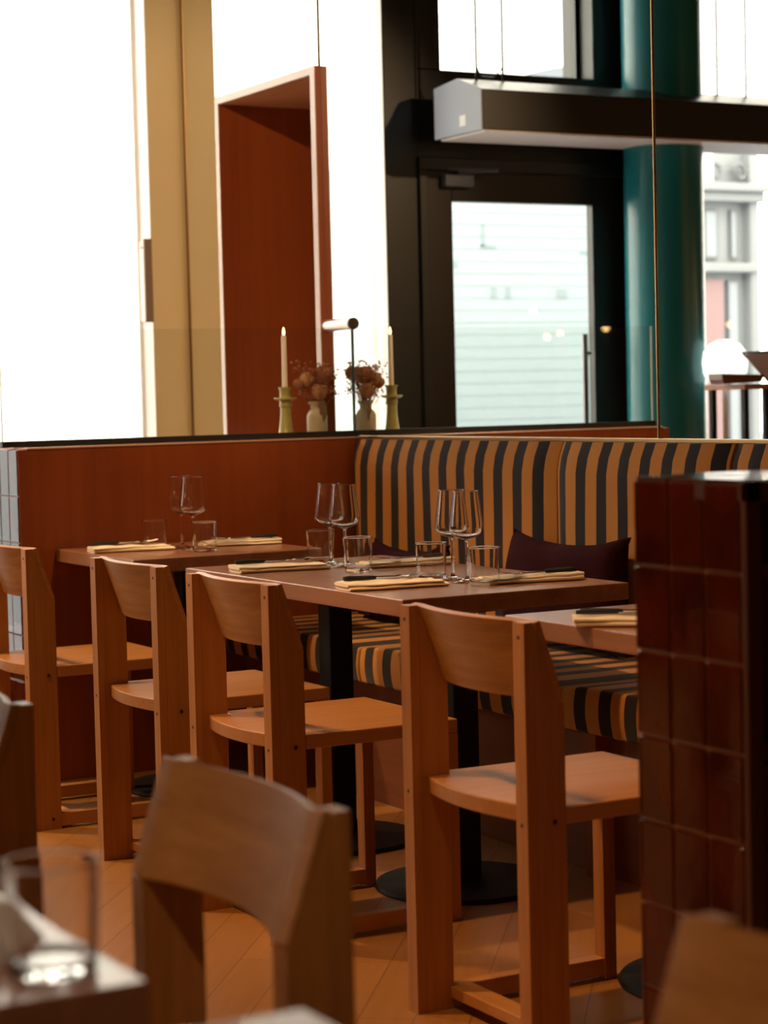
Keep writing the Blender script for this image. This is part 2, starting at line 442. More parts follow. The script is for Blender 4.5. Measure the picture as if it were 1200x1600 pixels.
# outside: street and the houses over the road
struct(bx(-40, FX-T, -40, 30, -0.2, -0.05).build('ground', 'asphalt'))
def street_house():
    t = thing('street_building', 'pale stone building across the street with carved frieze, seen in the mirror through the window', 'building', (-8, -9.5, 0))
    m = MB(); m.box(-3, 0, 1.30, 4.2, 0, 3.5)
    m.build('wall', 'facade', t)
    m = MB(); m.box(-0.02, 0.10, 1.26, 1.36, 0.0, 3.5)
    m.build('pilaster', 'facade', t, bevel=0.02)
    m = MB(); m.box(0, 0.22, 1.22, 4.2, 2.88, 2.95); m.box(0, 0.16, 1.24, 4.2, 2.80, 2.88)
    m.build('cornice', 'facade', t, bevel=0.015)
    m = MB(); m.box(0, 0.14, 1.30, 4.2, 2.20, 2.28)
    m.build('string_course', 'facade', t, bevel=0.015)
    m = MB()
    for yy in (1.45, 1.72):
        m.tube([(0.08, yy+0.09*math.cos(a)*(1-a/9), 3.05+0.09*math.sin(a)*(1-a/9)) for a in [k*0.45 for k in range(18)]], 0.02, 6)
    m.build('scroll', 'facade_dark', t, smooth=True)
    for (y0, y1, z0, z1) in ((1.45, 1.52, 2.32, 2.74), (1.66, 1.80, 2.32, 2.74), (1.44, 1.56, 0.2, 2.14)):
        w = bx(0.0, 0.03, y0, y1, z0, z1).build('window', 'facade_dark', t)
        bx(0.03, 0.034, y0+0.015, y1-0.015, z0+0.02, z1-0.02).build('pane', plain('street_pane', (0.22, 0.26, 0.30), 0.2), w)
    m = MB(); m.box(0.0, 0.05, 1.62, 1.84, 0.2, 2.14)
    m.build('panel', 'facade_pink', t)
    return t
street_house()
def domed_house():
    t = thing('domed_building', 'pale building with a low rounded roof above the far shutter, seen through the transom', 'building', (-14, -10.4, 0))
    m = MB(); m.box(-3, 0, -2.6, 1.6, 0, 4.3); m.build('wall', 'facade', t)
    m = MB()
    pts = [(-2.6, 4.3)] + [(-2.6+4.2*k/24, 4.3+0.72*math.sin(PI*k/24)**0.7) for k in range(1, 24)] + [(1.6, 4.3)]
    m.prism(pts, 'x', -3, 0); m.build('roof', 'slate', t)
domed_house()
def shop_shutter():
    t = thing('roller_shutter', 'pale roller shutter with faint marks across the street, seen through the door glass', 'shutter', (-4.6, -3.7, 0))
    m = MB(); n = 34
    for k in range(n):
        z = k*0.075
        m.prism([(-0.02, z), (0.012, z+0.012), (0.012, z+0.06), (-0.02, z+0.075)], 'y', -1.3, 1.3) if False else m.prism([(-1.3, 0), (1.3, 0), (1.3, 0.012), (-1.3, 0.012)], 'z', z+0.001, z+0.0742)
    for v in m.bm.verts:
        x, y, z = v.co; v.co = (y, x, z)
    m.build('slats', 'shutter', t, bevel=0.002)
    bx(-0.06, -0.01, -1.4, 1.4, 0, 2.6).build('wall', 'shutter', t)
    bx(-0.06, 0.10, -1.4, 1.4, 2.55, 2.8).build('shutter_box', 'white', t)
    for (y0, y1, z0, z1) in [(0.62, 0.66, 2.12, 2.28), (0.30, 0.33, 2.12, 2.26), (0.22, 0.33, 2.11, 2.13), (-0.62, -0.60, 2.1, 2.24), (-0.5, -0.4, 2.08, 2.1),
                             (0.5, 0.64, 1.99, 2.02), (0.22, 0.26, 1.80, 1.87), (0.12, 0.16, 1.80, 1.87), (-0.30, -0.22, 1.80, 1.86)]:
        bx(0.012, 0.016, y0, y1, z0, z1).build('painted_mark', 'shutterpaint', t)
shop_shutter()

# sheer curtain in the window behind the booth
def curtain():
    t = thing('sheer_curtain', 'sheer white curtain hanging over the bright window behind the booth wall', 'curtain', (FX-0.06, -0.562, 0))
    m = bpy.data.materials.new('sheer_fabric'); m.use_nodes = True
    nt = m.node_tree; nt.nodes.clear()
    tr = nt.nodes.new('ShaderNodeBsdfTranslucent'); tr.inputs[0].default_value = (0.95, 0.94, 0.90, 1)
    tp = nt.nodes.new('ShaderNodeBsdfTransparent'); tp.inputs[0].default_value = (1, 1, 0.99, 1)
    mx = nt.nodes.new('ShaderNodeMixShader'); mx.inputs[0].default_value = 0.55
    o = nt.nodes.new('ShaderNodeOutputMaterial')
    nt.links.new(tp.outputs[0], mx.inputs[1]); nt.links.new(tr.outputs[0], mx.inputs[2]); nt.links.new(mx.outputs[0], o.inputs[0])
    b = MB()
    b.grid(lambda u, v: (0.018*math.sin(u*34)+0.008*math.sin(u*71+v), -0.370+0.74*u, 0.46+2.82*v), 120, 6)
    b.build('drape', m, t, smooth=True, angle=180)
    b = MB(); b.tube([(0, -0.385, 3.285), (0, 0.385, 3.285)], 0.01, 10)
    b.build('curtain_rod', 'white', t, smooth=True)
curtain()
# notice on the window reveal
t = thing('notice_board', 'white notice with red print in the window reveal, its brown edge against the beige wall', 'notice', (FX, -0.153, 1.54))
bx(-0.235, -0.008, -0.008, 0.0, 0.0, 0.325).build('paper', 'paper', t)
bx(-0.008, 0.004, -0.030, 0.003, -0.005, 0.33).build('edge', plain('notice_edge', (0.28, 0.20, 0.14), 0.5), t)
bx(-0.228, -0.190, -0.0095, -0.008, 0.290, 0.303).build('printed_line', 'red', t)
bx(-0.085, -0.035, -0.0095, -0.008, 0.296, 0.303).build('printed_line', 'red', t)

# teal column by the door
b = MB(); b.lathe([(0.178, 0), (0.178, 3.5)], n=64)
c = b.build('column', 'teal', smooth=True, angle=180); c.location = (-1.2, -2.247, 0)
struct(c); c.name = 'trim_2'

# ================================================================== MIRRORS AND PORTAL
MZ = 1.078
def mirror_panel(label, boxes):
    m = MB()
    for (x0, x1, z0, z1) in boxes: m.box(x0, x1, 0.0, 0.008, z0, z1)
    return tag(m.build('mirror_panel', 'mirror'), label, 'mirror', 'mirror panels over the bench')
mirror_panel('narrow mirror panel behind the wooden portal, next to the beige wall', [(FX+0.03, PX0-0.002, 0.3, 3.49), (PX0, -0.205, PZ+0.004, 3.49)])
mirror_panel('wide mirror panel between the portal and the brass joint, showing the door', [(PX1+0.001, 1.781, MZ, 3.49)])
mirror_panel('mirror panel right of the brass joint, showing the street window and column', [(1.787, 4.6, MZ, 3.49)])
b = MB(); b.box(1.7818, 1.7862, -0.004, 0.006, MZ, 3.49)
tag(b.build('joint_strip', 'brass', bevel=0.001), 'thin brass joint strip running up the mirror, right of the door reflection', 'trim strip')
b = MB(); b.box(-0.204, -0.199, -0.004, 0.006, PZ+0.004, 3.49)
tag(b.build('joint_strip', 'brass'), 'hairline joint strip above the right corner of the wooden portal', 'trim strip')
b = MB(); b.box(FX+0.02, FX+0.028, -0.004, 0.006, 0.3, 3.49)
tag(b.build('joint_strip', plain('bronze', (0.30, 0.19, 0.09), 0.35, 1.0)), 'dark joint strip where the mirror meets the beige wall', 'trim strip')
b = MB(); b.box(PX1, 4.6, -0.012, 0.006, MZ-0.012, MZ)
tag(b.build('ledge_strip', 'brass', bevel=0.002), 'thin brass strip along the bottom edge of the mirrors', 'trim strip')
# portal
pt = thing('wood_portal', 'reddish wooden box portal set into the mirror wall', 'doorway', (PX0, 0, 0))
w_ = PX1-PX0; dp = 0.55
b = MB(); b.box(0, 0.03, -0.022, dp, 0, PZ); b.build('left_jamb', 'mahogany', pt)
b = MB(); b.box(w_-0.035, w_, -0.022, dp, 0, PZ); b.build('right_jamb', 'mahogany', pt)
b = MB(); b.box(0.03, w_-0.035, -0.022, dp, PZ-0.03, PZ); b.build('head', wood('head_veneer', (0.34, 0.12, 0.04), (0.44, 0.17, 0.06), 'x', 0.5), pt)
b = MB(); b.box(0.0, w_, dp-0.02, dp, 0, PZ-0.03); b.build('back_panel', 'mahogany', pt)
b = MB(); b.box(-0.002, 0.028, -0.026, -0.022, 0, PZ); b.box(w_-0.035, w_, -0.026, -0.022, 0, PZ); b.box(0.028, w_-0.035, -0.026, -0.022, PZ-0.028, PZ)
b.build('edge_sheen', 'mahogany_edge_sheen', pt)  # front faces of the lining, window highlight put into their colour

# ================================================================== BOOTH PARTITION
PF = 0.115; PB = -0.26; PW = -1.275; PT = 1.07
pa = thing('booth_partition', 'low reddish wood partition wall with a tiled end, closing the bench on the left', 'partition', (0, 0, 0))
b = MB(); b.box(PB, PF, PW+0.03, -0.001, 0, PT); b.build('panel', 'mahogany', pa)
b = MB(); b.box(PB, PF+0.004, PW+0.0, PW+0.03, 0, PT); b.build('end_post', 'mahogany', pa, bevel=0.002)
b = MB(); b.box(PB, PF+0.004, PW+0.03, -0.001, PT, PT+0.006); b.build('cap', 'mahogany_edge_sheen', pa, bevel=0.002)  # ledge top in the pale tone that paints reflected window light
def tile_mat():
    m, nt, bs = new_mat('oxblood_glaze')
    tc = nt.nodes.new('ShaderNodeTexCoord'); n = nt.nodes.new('ShaderNodeTexNoise'); n.inputs['Scale'].default_value = 14; n.inputs['Detail'].default_value = 2
    nt.links.new(tc.outputs['Object'], n.inputs['Vector'])
    n2 = nt.nodes.new('ShaderNodeTexNoise'); n2.inputs['Scale'].default_value = 7; nt.links.new(tc.outputs['Object'], n2.inputs['Vector'])
    cr = nt.nodes.new('ShaderNodeValToRGB'); cr.color_ramp.elements[0].color = (0.045, 0.006, 0.003, 1); cr.color_ramp.elements[1].color = (0.16, 0.024, 0.008, 1)
    cr.color_ramp.elements[0].position = 0.3; cr.color_ramp.elements[1].position = 0.7
    nt.links.new(n2.outputs['Fac'], cr.inputs[0]); nt.links.new(cr.outputs[0], bs.inputs['Base Color'])
    bs.inputs['Roughness'].default_value = 0.09; bs.inputs['Coat Weight'].default_value = 1.0; bs.inputs['Coat Roughness'].default_value = 0.04
    bp = nt.nodes.new('ShaderNodeBump'); bp.inputs['Strength'].default_value = 0.25; bp.inputs['Distance'].default_value = 0.006
    nt.links.new(n.outputs['Fac'], bp.inputs['Height']); nt.links.new(bp.outputs['Normal'], bs.inputs['Normal'])
    return m
M['tile'] = tile_mat()
M['grout'] = plain('grout', (0.42, 0.15, 0.05), 0.7)
def tiles_y(b, xs, zs, y, th=0.004, g=0.0018):
    """tiles on a face looking towards -y"""
    for x0, x1 in zip(xs, xs[1:]):
        for z0, z1 in zip(zs, zs[1:]):
            yy = y + random.uniform(-0.0006, 0.0006)
            b.box(x0+g*1.5, x1-g*1.5, yy-th, y+0.001, z0+g, z1-g)
zs = [PT-0.1245*k for k in range(8, -1, -1)] + []
zs = [PT - 0.148*k for k in range(7, -1, -1)]
b = MB(); tiles_y(b, [PF-0.085*k for k in range(4, -1, -1)], zs, PW)
b.build('end_tiles', 'tile', pa, bevel=0.002)
# glass screen
gs = thing('glass_screen', 'clear glass screen standing on the partition in a black channel', 'screen', (0, 0, PT))
b = MB(); b.box(-0.004, 0.004, -1.283, -0.004, 0.02, 0.384, 'glass')
gp = b.build('pane', 'glass', gs)
b = MB(); b.box(-0.0042, 0.0042, -1.286, -1.283, 0.02, 0.384); b.build('pane_edge', 'glass_edge', gp)
b = MB(); b.box(-0.0042, 0.0042, -0.004, -0.001, 0.02, 0.384); b.build('pane_edge', plain('green_glass_edge', (0.05, 0.09, 0.08), 0.3), gp)
b = MB(); b.box(-0.014, 0.014, -1.29, -0.001, 0.006, 0.026); b.build('channel', 'black_rubber', gs)
half = [(-0.0005, 0.399-0.021)] + [(-0.0005-0.021*math.sin(PI*k/14), 0.399-0.021*math.cos(PI*k/14)) for k in range(1, 14)] + [(-0.0005, 0.399+0.021)]
b = MB(); b.prism(half, 'x', PX1, 0.004); br = b.build('support_bar', plain('satin_nickel', (0.85, 0.78, 0.74), 0.35, 0.6), gs, smooth=True)
b = MB(); b.prism(half, 'x', 0.004, 0.012); b.build('end_cap', plain('dark_cap', (0.05, 0.03, 0.02), 0.4), br)

# ================================================================== BENCH
ORG = (0.56, 0.245, 0.055); NVY = (0.019, 0.016, 0.023)
bn = thing('bench_base', 'dark wooden bench base under the striped seat cushions', 'bench', (0, 0, 0))
b = MB(); b.box(PF+0.002, 4.03, -0.50, -0.004, 0.0, 0.365); b.build('plinth', wood('bench_wood', (0.16, 0.05, 0.018), (0.22, 0.075, 0.03), 'x', 0.5), bn)
for x in (0.75, 2.19, 3.4): bx(x, x+0.05, -0.545, -0.50, 0.0, 0.365).build('rib', 'mahogany', bn)
def cushion_back(x0, x1, m, label):
    b = MB(); z0, z1 = 0.40, 1.068; yf, yb = -0.095, -0.014
    b.box(0.003, x1-x0-0.003, yf, yb, z0, z1)
    bmesh.ops.subdivide_edges(b.bm, edges=b.bm.edges[:], cuts=14, use_grid_fill=True)
    L = x1-x0
    for v in b.bm.verts:
        x, y, z = v.co
        if y < -0.05:
            e = min(x, L-x)/0.10; f = min(z1-z, 0.2)/0.10
            v.co.y += 0.022*(max(0, 1-e)**2) + 0.026*(max(0, 1-f)**2) - 0.006*math.sin(7*x)*math.sin(4*z)
    o = b.build('back_cushion', m, None, bevel=0.0, smooth=True, angle=180)
    for vtx in o.data.vertices: pass
    o.location = (x0, 0, 0)
    bv = o.modifiers.new('bevel', 'BEVEL'); bv.width = 0.028; bv.segments = 4; bv.limit_method = 'ANGLE'; bv.angle_limit = math.radians(50)
    return tag(o, label, 'cushion', 'striped back cushions')
def strip_mat(x0, dark, per): return stripes('stripe_cloth', dark-x0, per, ORG, NVY, 0.47)
cushion_back(PF+0.002, 1.381, strip_mat(PF+0.002, 0.229, 0.1072), 'striped back cushion at the corner of the wood partition')
cushion_back(1.383, 2.188, strip_mat(1.383, 1.425, 0.1037), 'striped back cushion in the middle, directly under the brass mirror joint')
cushion_back(2.190, 3.2, strip_mat(2.19, 2.30, 0.103), 'striped back cushion at the far right, above the tiled cabinet top')
def seat_cushion(x0, x1, dark, label):
    L = x1-x0
    b = MB(); b.box(0.002, L-0.002, -0.565, -0.10, 0.367, 0.472)
    bmesh.ops.subdivide_edges(b.bm, edges=b.bm.edges[:], cuts=12, use_grid_fill=True)
    for v in b.bm.verts:
        x, y, z = v.co
        if z > 0.42:
            e = min(x, L-x)/0.12
            v.co.z += 0.010 - 0.012*(max(0, 1-e)**2)
        if y < -0.5: v.co.y -= 0.008*math.sin(PI*(z-0.367)/0.105)
    o = b.build('seat_cushion', strip_mat(x0, dark, 0.1075), None, smooth=True, angle=180)
    o.location = (x0, 0, 0)
    bv = o.modifiers.new('bevel', 'BEVEL'); bv.width = 0.03; bv.segments = 4; bv.limit_method = 'ANGLE'; bv.angle_limit = math.radians(50)
    return tag(o, label, 'cushion', 'striped seat cushions')
seat_cushion(PF+0.002, 1.055, 0.694, 'striped seat cushion at the partition end of the bench')
seat_cushion(1.057, 2.122, 1.12, 'striped seat cushion in the middle of the bench, under the centre table')
seat_cushion(2.124, 3.2, 2.212, 'striped seat cushion at the right end, beside the tiled cabinet')
def pillow(x, y, z, w, h, rz, tilt, label):
    b = MB()
    def f(sgn):
        def g(u, v):
            a, c = 2*u-1, 2*v-1
            e = (1-a**4)*(1-c**4)
            k = 1 - 0.10*(1-a*a)*abs(c)**2; k2 = 1 - 0.10*(1-c*c)*abs(a)**2
            return (w/2*a*k2, sgn*0.065*max(e, 0)**0.5 + 0.006*math.sin(9*a+4*c), h/2*c*k - 0.02*(1-a*a)*(c > 0)*c)
        return g
    b.grid(f(1), 22, 18); b.grid(f(-1), 22, 18)
    bmesh.ops.remove_doubles(b.bm, verts=b.bm.verts, dist=0.0008)
    o = b.build('throw_pillow', 'maroon', smooth=True, angle=180)
    o.location = (x, y, z); o.rotation_euler = (tilt, 0, rz)
    return tag(o, label, 'pillow', 'maroon pillows on the bench')
pillow(1.555, -0.175, 0.652, 0.60, 0.33, 0.0, -0.14, 'maroon velvet pillow leaning on the back cushion right of the wine glasses')
pillow(0.665, -0.185, 0.615, 0.50, 0.27, 0.0, -0.16, 'maroon velvet pillow half hidden behind the middle table, near the partition')

# ================================================================== TABLES
def table(x0, x1, y0, y1, legs, label, top='walnut'):
    cx, cy = (x0+x1)/2, (y0+y1)/2
    t = thing('dining_table', label, 'table', (cx, cy, 0), 0, 'restaurant tables')
    w, d = (x1-x0)/2, (y1-y0)/2
    bx(-w, w, -d, d, 0.709, 0.75).build('tabletop', top, t, bevel=0.0025)
    for lx in legs:
        q = lx-cx
        cm = bx(q-0.035, q+0.035, -0.035, 0.035, 0.02, 0.70).build('column', 'black', t, bevel=0.004)
        b = MB(); b.lathe([(0, 0), (0.215, 0), (0.22, 0.004), (0.215, 0.012), (0.05, 0.02), (0, 0.02)], cx=q, n=56); b.build('base', 'black', cm, smooth=True)
        b = MB(); b.box(q-0.03, q+0.03, -0.26, 0.26, 0.69, 0.7085); b.box(q-0.14, q+0.14, -0.03, 0.03, 0.69, 0.7085); b.build('bracket', 'black', cm)
    return t
table(0.122, 0.771, -1.16, -0.533, [0.45], 'small dark table against the wood partition, laid for two')
table(1.151, 2.375, -1.16, -0.533, [1.44, 2.09], 'long dark table in the middle, laid for four, with four wine glasses')
table(2.808, 3.46, -1.16, -0.533, [3.13], 'small dark table partly hidden behind the tiled cabinet')
table(3.76, 4.985, -3.49, -2.87, [4.05, 4.70], 'out-of-focus table at the lower left edge, nearest the viewer')

table(5.12, 5.80, -3.30, -2.80, [5.46], 'out-of-focus table at the bottom edge, only its far corner showing')

# ================================================================== CHAIRS
def make_chair(label):
    t = thing('dining_chair', label, 'chair', (0, 0, 0), 0, 'oak dining chairs')
    Wd, Dp, H, th = 0.447, 0.475, 0.805, 0.037
    for s in (-1, 1):
        xo = s*Wd/2; xi = xo - s*th; a, c = min(xo, xi), max(xo, xi)
        b = MB()
        b.prism([(0, 0), (0.020, 0), (0.020, H), (0, H)], 'x', a, c, 'oak')
        b.prism([(0.0212, 0), (0.083, 0), (0.083, 0.659), (0.071, 0.659), (0.022, H-0.003), (0.0212, H-0.003)], 'x', a, c, 'oak')
        b.box(a+0.001, c-0.001, 0.019, 0.023, 0.002, H-0.008, 'oak')
        leg = b.build('rear_leg', None, t, bevel=0.0012)
        def disc(cx_, cy_, z, ax, r):
            pts = [(r*math.cos(2*PI*k/12), r*math.sin(2*PI*k/12)) for k in range(12)]
            q = MB()
            if ax == 'y': q.prism([(cx_+p, z+w) for p, w in pts], 'y', cy_-0.0006, cy_+0.002)
            else: q.prism([(cy_+p, z+w) for p, w in pts], 'x', cx_-0.0013, cx_+0.0013)
            q.build('plug', 'plug', leg)
        for z in (0.778, 0.44): disc((a+c)/2, 0, z, 'y', 0.0040)
        for z in (0.443, 0.03): disc(xo-s*0.0005, 0.058, z, 'x', 0.0050)
        bx(a, c, Dp-0.03, Dp, 0, 0.436).build('front_leg', 'oak', t, bevel=0.0015)
        bx(a+0.002, c-0.002, 0.081, Dp-0.029, 0.008, 0.045).build('side_stretcher', 'oak_y', t, bevel=0.0015)
    bx(-Wd/2+th, Wd/2-th, 0.075, 0.125, 0.022, 0.045).build('rear_stretcher', 'oak_x', t, bevel=0.0015)
    # seat with bowed rear edge
    wi = Wd/2-th-0.0005; wo = Wd/2
    pts = [(wo, Dp), (-wo, Dp), (-wo, 0.0845), (-wi, 0.0845), (-wi, 0.034)]
    n = 14
    for k in range(1, n): 
        u = -1+2*k/n; pts.append((wi*u, 0.034-0.028*(1-u*u)))
    pts += [(wi, 0.034), (wi, 0.0845), (wo, 0.0845)]
    b = MB(); b.prism(pts, 'z', 0.436, 0.468); b.build('seat', 'oak_y', t, bevel=0.003)
    # curved plywood back, lapped over the sloping front edges of the rear legs
    z0 = 0.660
    def f(u, v):
        a = 2*u-1; x = a*(wo-0.0005); z = z0 + v*(H+0.001-z0)
        y = 0.0775 - 0.049*v
        k = max(0.0, 1-(x/wi)**2)
        return (x, y - (0.028 + 0.010*(1-v))*k, z), (-0.25*a*(k > 0), -1, -0.3)
    b = MB(); b.sheet(f, 30, 4, 0.013); b.build('backrest', 'oak_x', t, smooth=True, bevel=0.0012, angle=30)
    return t
ch = make_chair('oak chair at the right, largest in focus, beside the tiled cabinet')
ch.location = (3.172, -1.49, 0)
dup(ch, (2.164, -1.504, 0), 0, 'oak chair in the middle, at the right half of the long table')
dup(ch, (1.503, -1.49, 0), 0, 'oak chair second from the left, at the left end of the long table')
dup(ch, (0.62, -1.515, 0), 0, 'oak chair at the left edge, drawn up to the small table by the partition')
for loc, lab in (((4.351, -2.463, 0), 'blurred oak chair in the lower left foreground, its backrest turned to us'),
                 ((3.368, -2.467, 0), 'blurred oak chair cut off by the left edge of the picture'),
                 ((5.344, -2.418, 0), 'blurred oak chair in the bottom right corner, only its backrest showing')):
    fc = dup(ch, loc, PI, lab); fc.scale = (0.96, 0.96, 0.96)
# ================================================================== TABLEWARE
def make_wine(label):
    t = thing('wine_glass', label, 'wine glass', (0, 0, 0), 0, 'wine glasses')
    b = MB()
    outer = [(0.010, 0.1062), (0.028, 0.113), (0.0385, 0.120), (0.0428, 0.131), (0.0418, 0.147), (0.0378, 0.177), (0.0338, 0.207), (0.0316, 0.2246)]
    inner = [(0.0306, 0.2246), (0.0326, 0.207), (0.0366, 0.177), (0.0406, 0.147), (0.0415, 0.132), (0.0375, 0.1215), (0.027, 0.1148), (0.010, 0.1100), (0, 0.1092)]
    b.lathe(fine(rounded([(0, 0.1045)] + outer, 2) + [(0.0311, 0.2252)] + rounded(inner, 2)), n=56); b.build('bowl', 'crystal', t, smooth=True, angle=180)
    b = MB(); b.lathe([(0, 0), (0.0375, 0), (0.0378, 0.0012), (0.02, 0.0040), (0.007, 0.0085), (0.0038, 0.02), (0.0034, 0.06), (0.0036, 0.095), (0.006, 0.1030), (0, 0.1040)], n=40)
    b.build('stem', 'crystal', t, smooth=True, angle=180)
    return t
def make_tumbler(label):
    t = thing('tumbler', label, 'tumbler', (0, 0, 0), 0, 'water tumblers')
    b = MB(); b.lathe(fine([(0, 0.0006), (0.033, 0.0002), (0.0352, 0.0010), (0.0362, 0.003), (0.0368, 0.02), (0.0398, 0.0915), (0.0395, 0.0920), (0.0391, 0.0922), (0.0387, 0.0920), (0.0384, 0.0915), (0.0354, 0.02), (0.0350, 0.0125), (0.0340, 0.0102), (0.031, 0.0085), (0, 0.008)]), n=56)
    b.build('body', 'crystal', t, smooth=True, angle=180)
    return t
TZ = 0.7505
wines = [((1.347, -0.807), 'wine glass on the long table, further left of the left pair'),
         ((1.455, -0.818), 'wine glass on the long table, nearer one of the left pair, behind a tumbler'),
         ((2.009, -0.808), 'wine glass on the long table, further one of the right pair'),
         ((2.096, -0.819), 'wine glass on the long table, nearer one of the right pair'),
         ((0.385, -0.835), 'wine glass on the small partition table, left and further of its pair'),
         ((0.510, -0.850), 'wine glass on the small partition table, right and nearer of its pair')]
w0 = make_wine(wines[0][1]); w0.location = (*wines[0][0], TZ)
for (p, l) in wines[1:]: dup(w0, (*p, TZ), 0, l)
tums = [((1.265, -0.795), 'empty tumbler at the left of the long table, left of the wine glass stems'),
        ((1.612, -0.863), 'tumbler beside the stems of the left pair of wine glasses, in front of a napkin'),
        ((1.949, -0.835), 'tumbler in the centre of the long table, left of the right pair of wine glasses'),
        ((2.186, -0.825), 'tumbler under the nearer right wine glass, right of its stem'),
        ((0.400, -0.935), 'tumbler on the small partition table, left of the wine glass stems'),
        ((0.620, -0.862), 'tumbler on the small partition table, overlapping the napkin at its right'),
        ((4.915, -2.925), 'blurred tumbler on the foreground table, nearest its corner'),
        ((4.66, -3.00), 'blurred tumbler on the foreground table, over the bright napkin'),
        ((4.62, -2.93), 'blurred tumbler on the foreground table, at the left picture edge')]
g0 = make_tumbler(tums[0][1]); g0.location = (*tums[0][0], TZ)
for (p, l) in tums[1:]: dup(g0, (*p, TZ), 0, l)

def napkin_mesh(seed):
    rnd = random.Random(seed); b = MB(); L, Wn = 0.255, 0.098
    ph = rnd.uniform(0, 6)
    def slab(z0, z1, dx, dy, l, w):
        nu, nv = 26, 8
        ring = []
        def P(u, a):
            y = -l/2 + l*u + dy
            hw = w/2*(1 + 0.02*math.sin(u*9+ph)); hz = (z1-z0)/2
            x = hw*math.copysign(abs(math.cos(a))**0.5, math.cos(a)) + dx*(2*u-1) + 0.004*math.sin(u*7+ph*2)
            z = (z0+z1)/2 + hz*math.copysign(abs(math.sin(a))**0.6, math.sin(a))
            if math.sin(a) > 0: z += 0.0016*math.sin(u*19+ph)*math.sin(a) + 0.0014*math.sin(x*120+ph) - 0.0035*u*(z1 > 0.015)
            return (x, y, z)
        n = 22
        rings = [[b.bm.verts.new(P(i/nu, 2*PI*k/n)) for k in range(n)] for i in range(nu+1)]
        for A, B in zip(rings, rings[1:]):
            for k in range(n): b.bm.faces.new((A[k], A[(k+1) % n], B[(k+1) % n], B[k]))
        b.bm.faces.new(rings[0]); b.bm.faces.new(rings[-1][::-1])
    slab(0.0003, 0.0110, 0.003, 0.004, L, Wn)
    slab(0.0095, 0.0190, 0.007*math.cos(ph), -0.003, L*0.97, Wn*0.93)
    return b
def cutlery(kind, label, loc, rz):
    t = thing(kind, label, kind, loc, rz, 'black-handled cutlery')
    b = MB()
    b.tube([(0, -0.105, 0.006), (0, -0.09, 0.0065), (0, -0.03, 0.0055), (0, -0.02, 0.005)], [0.0040, 0.0052, 0.0042, 0.003], 10)
    b.build('handle', 'black_rubber', t, smooth=True)
    b = MB()
    if kind == 'knife':
        b.prism([(-0.003, -0.022), (0.003, -0.022), (0.0075, 0.0), (0.0085, 0.06), (0.004, 0.09), (0, 0.098), (-0.004, 0.09), (-0.004, 0.0)], 'z', 0.0035, 0.0050)
        b.build('blade', 'steel', t)
    else:
        b.tube([(0, -0.022, 0.005), (0, 0.03, 0.004), (0, 0.045, 0.005)], [0.003, 0.0025, 0.004], 8)
        def f(u, v):
            y = 0.04+0.03*u; w = 0.004+0.008*math.sin(min(1, u*1.4)*PI/2); a = 2*v-1
            return (a*w, y, 0.005-0.003*math.sin(PI*u)+0.002*a*a), (0, 0, 1)
        b.sheet(f, 8, 6, 0.0012)
        for k in range(4):
            x = -0.0105+0.007*k; b.tube([(x, 0.068, 0.006), (x, 0.088, 0.0075), (x*0.9, 0.105, 0.011)], [0.0012, 0.0011, 0.0006], 6)
        b.build('tines', 'steel', t, smooth=True)
    return t
def place_setting(x, y, rz, where, seed, cut=True):
    o = napkin_mesh(seed).build('napkin', 'napkin', smooth=True, angle=60)
    o.location = (x, y, 0.7502); o.rotation_euler = (0, 0, rz)
    tag(o, 'folded cream napkin ' + where, 'napkin', 'folded napkins')
    if cut:
        c, s = math.cos(rz), math.sin(rz)
        def P(a, q): return (x+c*a-s*q, y+s*a+c*q, 0.7502+0.0195)
        cutlery('knife', 'black-handled knife on the napkin ' + where, P(-0.012, -0.015), rz+0.04)
        cutlery('fork', 'black-handled fork on the napkin ' + where, P(-0.034, -0.005), rz-0.03)
place_setting(1.42, -1.005, -0.10, 'at the left front of the long table', 1)
place_setting(2.09, -1.03, -0.10, 'nearest the viewer, at the right front of the long table', 2)
place_setting(1.53, -0.67, PI-0.12, 'at the left rear of the long table, by the bench', 3)
place_setting(2.18, -0.69, PI-0.12, 'at the right rear of the long table', 4)
place_setting(0.40, -1.02, -0.12, 'at the front of the small partition table', 5)
place_setting(0.42, -0.65, PI-0.14, 'at the rear of the small partition table', 6)
place_setting(3.14, -1.06, -0.55, 'on the table half hidden by the tiled cabinet', 7)
place_setting(4.50, -3.06, PI+0.1, 'on the blurred foreground table', 8)

b = MB()
def heap(u, v):
    a = 2*PI*u; r = v
    h = 0.085*(1-r**2.2)*(0.82+0.18*math.sin(3*a+1)) + 0.012*math.sin(5*a+2)*r*(1-r)*4
    rr = 0.062*r*(1+0.16*math.sin(4*a+0.6)+0.07*math.sin(9*a))
    return (rr*math.cos(a), rr*1.25*math.sin(a), 0.001 + h + 0.006*math.sin(8*a)*r*(1-r))
b.grid(heap, 72, 16); bmesh.ops.remove_doubles(b.bm, verts=b.bm.verts, dist=0.0004)
o = b.build('crumpled_napkin', plain('white_linen', (0.86, 0.80, 0.76), 0.9), smooth=True, angle=180); o.location = (4.81, -2.985, 0.7502)
tag(o, 'blurred white crumpled napkin on the foreground table at the left edge', 'napkin')

